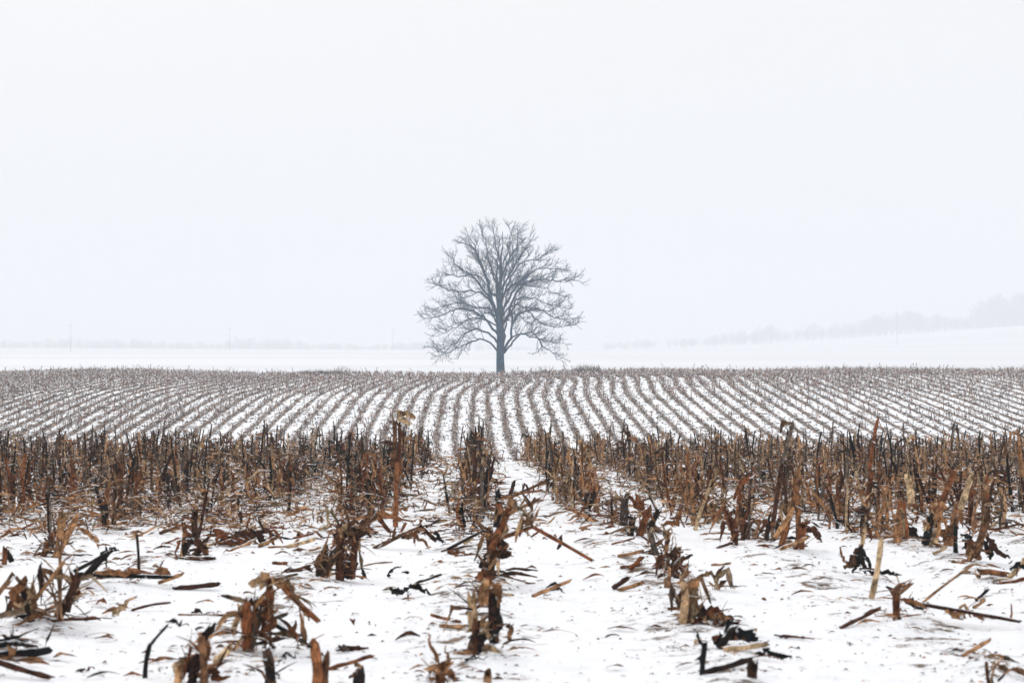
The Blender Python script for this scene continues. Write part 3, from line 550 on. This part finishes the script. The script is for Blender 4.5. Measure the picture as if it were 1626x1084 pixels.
inframe = [p for p in plants if visible(p[0], p[1])]
inframe.sort(key=lambda p: p[1])
N_IND = 300-sum(1 for o in bpy.data.objects if o.name.startswith('corn_stub'))
ind = inframe[:N_IND]; ids = set(map(id, ind)); rest = [p for p in plants if id(p) not in ids]
def rowname(k):
    if k == 0: return 'the centre row'
    return ordw(abs(k))+' row '+('left' if k < 0 else 'right')+' of centre'
cnt = {}
def size_of(x, y, r):
    px = CX+F*x/y
    h = (r.gauss(.29, .06) if px < 780 else r.gauss(.25, .06)) if y > 15.5 else r.gauss(.22, .05)
    if r.random() < .07: h *= 1.35
    return max(.1, min(.52, h))
for x, y, k in ind:
    cnt[k] = cnt.get(k, 0)+1; px = CX+F*x/y
    h = size_of(x, y, r); lx = r.gauss(0, .13 if y > 15.5 else .25)*h; ly = r.gauss(0, .15)*h
    tone = r.choice(('mix', 'dark', 'rust', 'mix', 'tan') if px > 800 else ('mix', 'dark', 'dark', 'rust', 'rust'))
    parts = plant_parts(r, h, (lx, ly), tone, r.randint(3, 6), ns=6, seg=7, sheath=r.random() < .4, spread=.19, rad=r.uniform(.006, .0105), shreds=r.randint(9, 16))
    tw = {'mix': 'mottled brown', 'dark': 'dark', 'rust': 'rust brown', 'tan': 'tan'}[tone]
    sz = 'tall' if h > .34 else ('short' if h < .2 else 'knee-low' if False else '')
    ln = 'leaning left' if lx < -.05 else ('leaning right' if lx > .05 else 'upright')
    lab = ' '.join(f"{sz} {tw} {ln} corn stub, {ordw(cnt[k])} from front in {rowname(k)}".split())
    add_plant(x, y, parts, lab)
# ---- everything beyond as one stuff object: templates instanced into one mesh
def template(r, tone, detail):
    g = Geo()
    if detail == 1:
        h = max(.10, min(.52, r.gauss(.225, .07)+(.13 if r.random() < .12 else 0))); parts = plant_parts(r, h, (r.gauss(0, .022), r.gauss(0, .03)), tone, r.randint(2, 5), ns=5, seg=5, sheath=r.random() < .15, rad=r.uniform(.0055, .009), spread=.17, shreds=r.randint(9, 15))
        for _, q in parts: g.add(*q.arr())
    else:
        h = max(.1, min(.5, r.gauss(.25, .07))); lx, ly = r.gauss(0, .05), r.gauss(0, .05)
        c = pick(tone, r); tube(g, [(0, 0, -.03), (lx*.5, ly*.5, h*.5), (lx, ly, h)], [.014, .014, .011], c, 3, cap=False, rnd_=r)
        for i in range(r.randint(2, 4)):
            f = r.uniform(.2, 1); a = r.uniform(0, 6.28); path = leaf_path((lx*f, ly*f, h*f), (math.cos(a), math.sin(a), r.uniform(.0, .9)), r.uniform(.1, .28), 3, r.uniform(.5, 2.2), rnd_=r)
            P_ = []; U = []; wd = r.uniform(.012, .026)
            for q in path: P_ += [q+np.array([-math.sin(a)*wd, math.cos(a)*wd, r.uniform(-.01, .01)]), q-np.array([-math.sin(a)*wd, math.cos(a)*wd, r.uniform(-.01, .01)])]; U += [(0, 0), (0, 1)]
            g.add(P_, grid_faces(4, 2), pick(tone, r), U)
    return g.arr()
def instance(G, temps, pos, seed, smin=.85, smax=1.15, cj=.25):
    rs = np.random.RandomState(seed); pos = np.asarray(pos, float); which = rs.randint(0, len(temps), len(pos))
    for t, (V, Fc, C, U) in enumerate(temps):
        P_ = pos[which == t]; n = len(P_)
        if not n: continue
        a = rs.uniform(0, 2*np.pi, n); s = rs.uniform(smin, smax, n); ca, sa = np.cos(a)*s, np.sin(a)*s
        X = V[None, :, 0]*ca[:, None]-V[None, :, 1]*sa[:, None]+P_[:, 0:1]; Y = V[None, :, 0]*sa[:, None]+V[None, :, 1]*ca[:, None]+P_[:, 1:2]; Z = V[None, :, 2]*s[:, None]+P_[:, 2:3]
        VV = np.stack([X, Y, Z], -1).reshape(-1, 3); CC = (C[None]*rs.uniform(1-cj, 1+cj, (n, 1, 1))).reshape(-1, 3)
        FF = (Fc[None]+(np.arange(n)*len(V))[:, None, None]).reshape(-1, 4)
        G.add(VV, FF, CC, np.tile(U, (n, 1)))
G = Geo(); tr = random.Random(8)
T_mix = [template(tr, 'mix', 1) for _ in range(26)]; T_dark = [template(tr, 'dark', 1) for _ in range(22)]
rp = [(p[0], p[1], float(height(p[0], p[1]))) for p in rest]
dk = [p for p in rp if (CX+F*p[0]/p[1] < 760) == (tr.random() < .72)]; dks = set(dk); mx_ = [p for p in rp if p not in dks]
instance(G, T_dark, dk, 1); instance(G, T_mix, mx_, 2)
far = []
for k in range(-75, 80):
    ys = np.arange(37, 183, .17)+NP.uniform(-.07, .07, len(np.arange(37, 183, .17)))
    xs = ROW0+drift(ys)+k*ROW+NP.normal(0, .075, len(ys))+.10*np.sin(ys*.23+k*2.1)+.05*np.sin(ys*.9+k*4.4)
    keep = (np.abs(xs) < .25*ys+3) & ((ys > 88) | (NP.rand(len(ys)) < .35))
    gap = np.sin(xs*.9+ys*.23)*np.sin(ys*.41-xs*.3)+.5*np.sin(ys*1.3+k*1.9)
    cl = np.sin(ys*2.3+k*5.1+1.5*np.sin(ys*.7+k))*.5+np.sin(ys*5.9+k*3.3)*.35
    bald = np.exp(-(((xs-12.5)/6)**2+((ys-113)/9)**2)); lft = 1-sst(-30, -8, xs)
    pat = np.sin(xs*.31+1.7*np.sin(ys*.11))*np.sin(ys*.19+xs*.13+2*np.sin(xs*.21))
    dens = .34+.22*gap+.42*cl+.30*pat+.20*sst(125, 150, ys)-.18*(1-sst(96, 118, ys))-.15*np.sin(k*2.3+ys*.05)-.6*bald+.25*sst(150, 168, ys)+(.16+.14*(1-sst(100, 125, ys)))*lft
    keep &= NP.rand(len(ys)) < np.clip(dens, .06, 1)
    far.append(np.stack([xs[keep], ys[keep]], -1))
far = np.concatenate(far); fz = height(far[:, 0], far[:, 1]); far = np.column_stack([far, fz])
T_far = [template(tr, 'far', 0) for _ in range(40)]
instance(G, T_far, far, 3, .6, 1.35, .5)
# extra dense litter along the far crest line and tangled in the near band
o = G.build('corn_stubble', M_HUSK); tag(o, 'rows of dry brown corn stubble running over both rises to the crest', 'corn stubble', None, 'stuff')

# ------------------------------------------------------------------ loose debris on the snow
r = random.Random(33)
def lane_name(x, y):
    k = (x-ROW0-drift(y))/ROW; i = math.floor(k)
    if i == 0: return 'first lane right of centre row'
    if i == -1: return 'first lane left of centre row'
    return ordw(i+1 if i > 0 else -i)+' lane '+('right' if i > 0 else 'left')+' of centre row'
frag = []
for _ in range(3000):
    y = 6.9*math.exp(r.random()*math.log(16.5/6.9)); px = r.uniform(-10, 1636); x = (px-CX)/F*y
    ph = abs(((x-ROW0-drift(y))/ROW+.5) % 1-.5)
    dens = math.exp(-(ph/.25)**2)*.75+.16+.35*sst(11.5, 14, y)
    if px < 760: dens *= 1.1+.6*sst(12, 14, y)
    dens *= .35+.65*sst(9, 13, y)
    if px > 800: dens *= .6
    if r.random() < dens: frag.append((x, y))
frag.sort(key=lambda p: p[1]+r.uniform(-1, 1))
def loose_leaf(g, r, x, y, big, tone):
    a = r.uniform(0, 3.14)*.6-.6+r.choice((0, 0, 1.2)); L = r.uniform(.04, .12)*(1.2 if big else .6); z0 = r.uniform(.002, .012)
    bz = r.gauss(0, .12); path = [np.array([math.cos(a)*L*(t-.5)-math.sin(a)*abs(t-.4)*bz*L, math.sin(a)*L*(t-.5)*.9, z0+.010*math.sin(t*math.pi)*(L/.12)]) for t in np.linspace(0, 1, 6)]
    for p in path: p[2] += H(x+p[0], y+p[1])-H(x, y)
    ribbon(g, path, r.uniform(.007, .020)*(1.2 if big else .8), pick(tone, r), pick(tone, r), r.uniform(-.9, .9), r.uniform(-1.5, 1.5), rnd_=r, rag=.3, fold=r.uniform(0, .7), taper=(.3, 1, .15), crinkle=.3)
lc = {}; nl = 0; nst = 0; Gs = Geo()
have_leaf = sum(1 for o in bpy.data.objects if o.name.startswith('fallen_leaf'))
for i, (x, y) in enumerate(frag):
    tone = r.choice(('mix', 'rust', 'tan', 'rust', 'tan', 'mix')); py = 620+F*HC/y
    q = r.random()
    if q < .10 and nst < 80:                         # a broken piece of stalk lying on the snow
        nst += 1; ln = lane_name(x, y); lc[('s', ln)] = lc.get(('s', ln), 0)+1
        L = r.uniform(.05, .16); a = r.uniform(-.6, .6); rad = r.uniform(.005, .0105); g = Geo(); dx, dy = math.cos(a)*L/2, math.sin(a)*L/2
        tilt = r.uniform(0, .05) if r.random() < .85 else r.uniform(.04, .09)
        za, zb = H(x-dx, y-dy)-H(x, y)+rad*.6, H(x+dx, y+dy)-H(x, y)+rad*.6+tilt
        pts = [np.array([-dx+2*dx*t, -dy+2*dy*t, za+(zb-za)*t+.0015*math.sin(t*9)]) for t in np.linspace(0, 1, 6)]
        c = pick(tone, r); tube(g, pts, [rad*(1.2 if j in (1, 4) else 1) for j in range(6)], c, 6, rag=rad*1.6, endcol=c*1.3+.03, rnd_=r)
        e = g.build('fallen_stalk', M_HUSK); e.location = (x, y, H(x, y))
        tw = {'mix': 'mottled', 'dark': 'dark', 'rust': 'rust brown', 'tan': 'tan'}[tone]
        tag(e, f"{'long' if L > .2 else 'short'} {tw} stalk piece, {ordw(lc[('s', ln)])} from front in {ln}", 'fallen stalk', 'broken stalks lying on the snow')
    elif nl < 298-have_leaf and (q < .62 or y < 9.5):
        nl += 1; ln = lane_name(x, y); lc[('l', ln)] = lc.get(('l', ln), 0)+1
        g = Geo(); loose_leaf(g, r, x, y, r.random() < .6, tone); e = g.build('fallen_leaf', M_HUSK); e.location = (x, y, H(x, y))
        tw = {'mix': 'mottled', 'dark': 'dark', 'rust': 'rust brown', 'tan': 'tan'}[tone]
        tag(e, f"{tw} leaf scrap on snow, {ordw(lc[('l', ln)])} from front in {ln}", 'dry leaf', 'dry leaves lying on the snow')
    else:
        g = Geo(); loose_leaf(g, r, x, y, r.random() < .45, tone); V, Fc, C, U = g.arr(); Gs.add(V+np.array([x, y, H(x, y)]), Fc, C, U)
# crumbs, and the thick mat of leaves between the dense rows
T_crumb = []
for _ in range(30):
    g = Geo(); loose_leaf(g, tr, 0, 0, False, tr.choice(('mix', 'rust', 'dark'))); V, Fc, C, U = g.arr(); V = V*np.array([.45, .45, .55]); T_crumb.append((V, Fc, C, U))
T_mat = []
for _ in range(30):
    g = Geo(); a = tr.uniform(0, 6.28); path = leaf_path((0, 0, tr.uniform(.01, .08)), (math.cos(a), math.sin(a), tr.uniform(-.1, .5)), tr.uniform(.06, .20), 5, 1., kink=1.2 if tr.random() < .4 else None, rnd_=tr)
    ribbon(g, path, tr.uniform(.006, .019), pick('mix', tr), pick('mix', tr), tr.uniform(-1, 1), tr.uniform(-1, 1), rnd_=tr, rag=.3); T_mat.append(g.arr())
cr_ = []
for _ in range(9500):
    y = 6.8*math.exp(r.random()*math.log(17/6.8)); px = r.uniform(-60, 1690); x = (px-CX)/F*y; ph = abs(((x-ROW0-drift(y))/ROW+.5) % 1-.5)
    if r.random() < math.exp(-(ph/.22)**2)*.8+.13: cr_.append((x, y, H(x, y)))
instance(Gs, T_crumb, cr_, 6, .4, 1.2, .4)
mt = []
for _ in range(30000):
    y = r.uniform(13.2, 36); x = r.uniform(-.26*y, .27*y); px = CX+F*x/y; rp_ = (x-ROW0-drift(y))/ROW
    ph = abs((rp_+.5) % 1-.5)
    if px < 760: p = (.85 if rp_ < -1.15 else (.42 if rp_ < 0 and y > 16.5 else .14))+.9*math.exp(-(ph/.26)**2); p *= sst(13.2, 14.2, y)
    else: p = (.5 if rp_ > 1.15 else .06)+.8*math.exp(-(ph/.22)**2); p *= sst(13.9, 16, y)
    if r.random() < p: mt.append((x, y, H(x, y)+r.random()**2*(.2 if ph < .3 else (.13 if abs(rp_) > 1.15 else .02))))
instance(Gs, T_mat, mt, 7, .6, 1.2, .35)
T_heap = []                                      # broad husk strips heaped where the dense stubble begins
for _ in range(34):
    g = Geo(); a = tr.uniform(0, 6.28); tn = tr.choice(('rust', 'tan', 'mix'))
    path = leaf_path((0, 0, tr.uniform(.01, .09)), (math.cos(a), math.sin(a)*.6, tr.uniform(-.2, .6)), tr.uniform(.09, .26), 7, .8, kink=1.2 if tr.random() < .5 else None, rnd_=tr)
    ribbon(g, path, tr.uniform(.010, .026), pick(tn, tr), pick(tn, tr), tr.uniform(-1, 1), tr.uniform(-1, 1), rnd_=tr, rag=.45, crinkle=.3); T_heap.append(g.arr())
hp = []
for _ in range(2600):
    y = r.uniform(12.6, 18); px = r.uniform(-80, 1700); x = (px-CX)/F*y; rp_ = (x-ROW0-drift(y))/ROW; ph = abs((rp_+.5) % 1-.5)
    if px < 740: p = (.32+.9*math.exp(-(ph/.22)**2)) if rp_ < -1.2 else .9*math.exp(-(ph/.2)**2)
    else: p = .75*math.exp(-(ph/.17)**2)
    p *= sst(12.6, 13.8, y)*(.6+.4*math.sin(x*2.1+y*1.3))
    if r.random() < p: hp.append((x, y, H(x, y)+r.random()**2*.07*(ph < .28)))
instance(Gs, T_heap, hp, 12, .6, 1.15, .3)
fl = np.column_stack([NP.uniform(-1, 1, 60000), NP.uniform(88, 180, 60000)]); fl[:, 0] *= .25*fl[:, 1]
ph = np.abs(((fl[:, 0]-ROW0-drift(fl[:, 1]))/ROW+.5) % 1-.5); left = sst(-6, -26, fl[:, 0]) if False else 1-sst(-28, -8, fl[:, 0])
fl = fl[NP.rand(len(fl)) < np.exp(-(ph/.25)**2)*.42+.26+.40*left+.25*sst(152, 170, fl[:, 1])]
fl = np.column_stack([fl, height(fl[:, 0], fl[:, 1])])
T_fl = []
for _ in range(16):
    g = Geo(); a = tr.uniform(0, 6.28); L = tr.uniform(.08, .26); w_ = tr.uniform(.008, .022); u = np.array([math.cos(a)*L, math.sin(a)*L, 0]); v = np.array([-math.sin(a)*w_, math.cos(a)*w_, .015])
    b = np.array([0, 0, tr.uniform(.02, .06)]); g.add([-u*.5-v, -u*.5+v, b+v, b-v, u*.5+v, u*.5-v], [[0, 1, 2, 3], [3, 2, 4, 5]], pick('dark', tr), np.zeros((6, 2))); T_fl.append(g.arr())
instance(Gs, T_fl, fl, 9, .8, 1.3, .4)
o = Gs.build('crop_litter', M_HUSK); tag(o, 'shredded corn leaves and husk crumbs scattered over the snow', 'crop litter', None, 'stuff')

# ------------------------------------------------------------------ scrub on the far crest
def scrub(px, wpx, d, hpx, label, n, seed):
    R_ = random.Random(seed); x = (px-CX)/F*d; e = empty('dry_scrub', (x, d, H(x, d))); tag(e, label, 'scrub', 'dry scrub on the field crest')
    g = Geo(); half = wpx*.5*d/F; hh = hpx*d/F
    for i in range(n):
        ox = R_.gauss(0, .45)*half; oy = R_.uniform(-.9, .9); h = hh*R_.uniform(.35, 1)*(1-.4*min(1, abs(ox)/half)); a = R_.uniform(0, 6.28); z = H(x+ox, d+oy)-H(x, d)
        p = [np.array([ox, oy, z-.02])]; dv = nrm((math.cos(a)*.5, math.sin(a)*.5, 1))
        for k in range(4): dv = nrm(dv+np.array([R_.gauss(0, .2), R_.gauss(0, .2), 0])); p.append(p[-1]+dv*h/4)
        tube(g, p, [.012, .010, .009, .007, .005], pick('dark', R_)*1.2, 3, cap=False, rnd_=R_)
        for k in (1, 2, 3):
            dv2 = nrm(dv+np.array([R_.gauss(0, .9), R_.gauss(0, .9), .2])); tube(g, [p[k], p[k]+dv2*h*.25, p[k]+dv2*h*.42+np.array([0, 0, .03])], [.007, .006, .004], pick('dark', R_)*1.2, 3, cap=False, rnd_=R_)
    g.build('stems', M_HUSK, e)
scrub(505, 110, 168, 15, 'wide low dark scrub patch on the crest left of tree', 420, 1)
scrub(545, 50, 172, 20, 'taller sparse scrub tuft at the right end of the wide dark patch', 60, 2)
scrub(928, 60, 170, 19, 'dark scrub tuft on the crest right of the tree', 220, 3)
scrub(868, 40, 173, 19, 'sparse thin scrub on crest between tree and dark tuft', 45, 4)

# ------------------------------------------------------------------ far side: poles, road, woods
def pole(px, ytop, ybot, d, label, arm):
    x = (px-CX)/F*d; gz = H(x, d); h = (ybot-ytop)/F*d; e = empty('utility_pole', (x, d, gz)); tag(e, label, 'utility pole', 'utility poles fading in the haze')
    g = Geo(); tube(g, [(0, 0, -.3), (0, 0, h*.5), (0, 0, h)], [.075, .06, .045], (.1, .1, .1), 8); g.build('post', M_WOOD, e, True)
    g = Geo(); tube(g, [(-arm, 0, h*.95), (arm, 0, h*.95)], [.035, .035], (.1, .1, .1), 4); a = g.build('crossarm', M_WOOD, e)
    for u in (-.9, 0, .9):
        g = Geo(); tube(g, [(arm*u, 0, h*.95+.05), (arm*u, 0, h*.95+.22), (arm*u, 0, h*.95+.3)], [.03, .06, .03], (.1, .1, .1), 6); g.build('insulator', M_WOOD, a)
pole(113, 512, 556, 930, 'tall pale utility pole, leftmost in the haze', .9)
pole(365, 520, 556, 1000, 'faint utility pole midway between left pole and tree', .9)
pole(624, 524, 558, 1050, 'faint utility pole closest to the tree on its left', .9)
pole(1425, 475, 530, 1150, 'faint utility pole standing before the dark wood at right', .9)
def woods():
    R_ = random.Random(9); temps = []; col = np.array((.05, .05, .06))
    for _ in range(10):
        g = Geo(); h = R_.uniform(6, 12); tube(g, [(0, 0, -.5), (0, 0, h*.3), (R_.gauss(0, .3), 0, h*.8)], [.3, .24, .1], col, 5, cap=False, rnd_=R_)
        cw = h*R_.uniform(.26, .42)
        for k in range(150):
            a, b, c = R_.gauss(0, .42), R_.gauss(0, .42), R_.uniform(-.75, 1); rr = math.sqrt(max(.05, 1-c*c)); p = np.array([a*cw*rr*1.4, b*cw*rr*1.4, h*.58+c*h*.42])
            dv = nrm((a, b, .8+R_.random()))*R_.uniform(.5, 1.4); s, t = frame(dv); wv = s*R_.uniform(.05, .2)
            g.add([p-wv, p+wv, p+dv+wv*.3, p+dv-wv*.3], [[0, 1, 2, 3]], col, np.zeros((4, 2)))
        temps.append(g.arr())
    pos = []; sc = []
    for i in range(2600):
        px = R_.uniform(960, 2150); d = R_.uniform(2150, 2700); x = (px-CX)/F*d
        f = min(1, max(0, (px-960)/660)); 
        dens = .3+.5*(.5+.5*math.sin(px/41.))*f
        if R_.random() > dens: continue
        pos.append((x, d, H(x, d), .6+1.35*f+.55*math.sin(px/31.+math.sin(px/13.))*f))
    for i in range(1300):
        px = R_.uniform(-500, 900); d = R_.uniform(2100, 2700); x = (px-CX)/F*d; pos.append((x, d, H(x, d), .75+.35*math.sin(px/90.)**2-.5*max(0, (px-500)/400)))
    g = Geo(); pos = np.array(pos); rs = np.random.RandomState(3); wh = rs.randint(0, 10, len(pos))
    for t, (V, Fc, C, U) in enumerate(temps):
        for p in pos[wh == t]:
            a = rs.uniform(0, 6.28); s = p[3]*rs.uniform(.8, 1.2); M_ = np.array([[math.cos(a), -math.sin(a), 0], [math.sin(a), math.cos(a), 0], [0, 0, 1]])*s
            g.add(V@M_.T+p[:3], Fc, C, U)
    o = g.build('woodland', M_WOODS); tag(o, 'far bluish bare woods fading into haze along the distant hill', 'woods', None, 'stuff')
woods()

# ------------------------------------------------------------------ haze
def haze():
    V = [(x, y, z) for x in (-3700, 3700) for y in (-90, 3300) for z in (-8, 140)]
    Fc = [(0, 1, 3, 2), (4, 6, 7, 5), (0, 4, 5, 1), (2, 3, 7, 6), (0, 2, 6, 4), (1, 5, 7, 3)]
    m = bpy.data.materials.new('haze'); m.use_nodes = True; t = m.node_tree; t.nodes.clear()
    pv = t.nodes.new('ShaderNodeVolumePrincipled'); pv.inputs['Density'].default_value = .00105; pv.inputs['Color'].default_value = (.93, .958, .995, 1); pv.inputs['Anisotropy'].default_value = 0
    mo = t.nodes.new('ShaderNodeOutputMaterial'); t.links.new(pv.outputs[0], mo.inputs['Volume'])
    o = mesh_obj('haze', V, Fc, m); tag(o, 'pale bluish winter haze over the whole field', None, None, 'stuff')
haze()
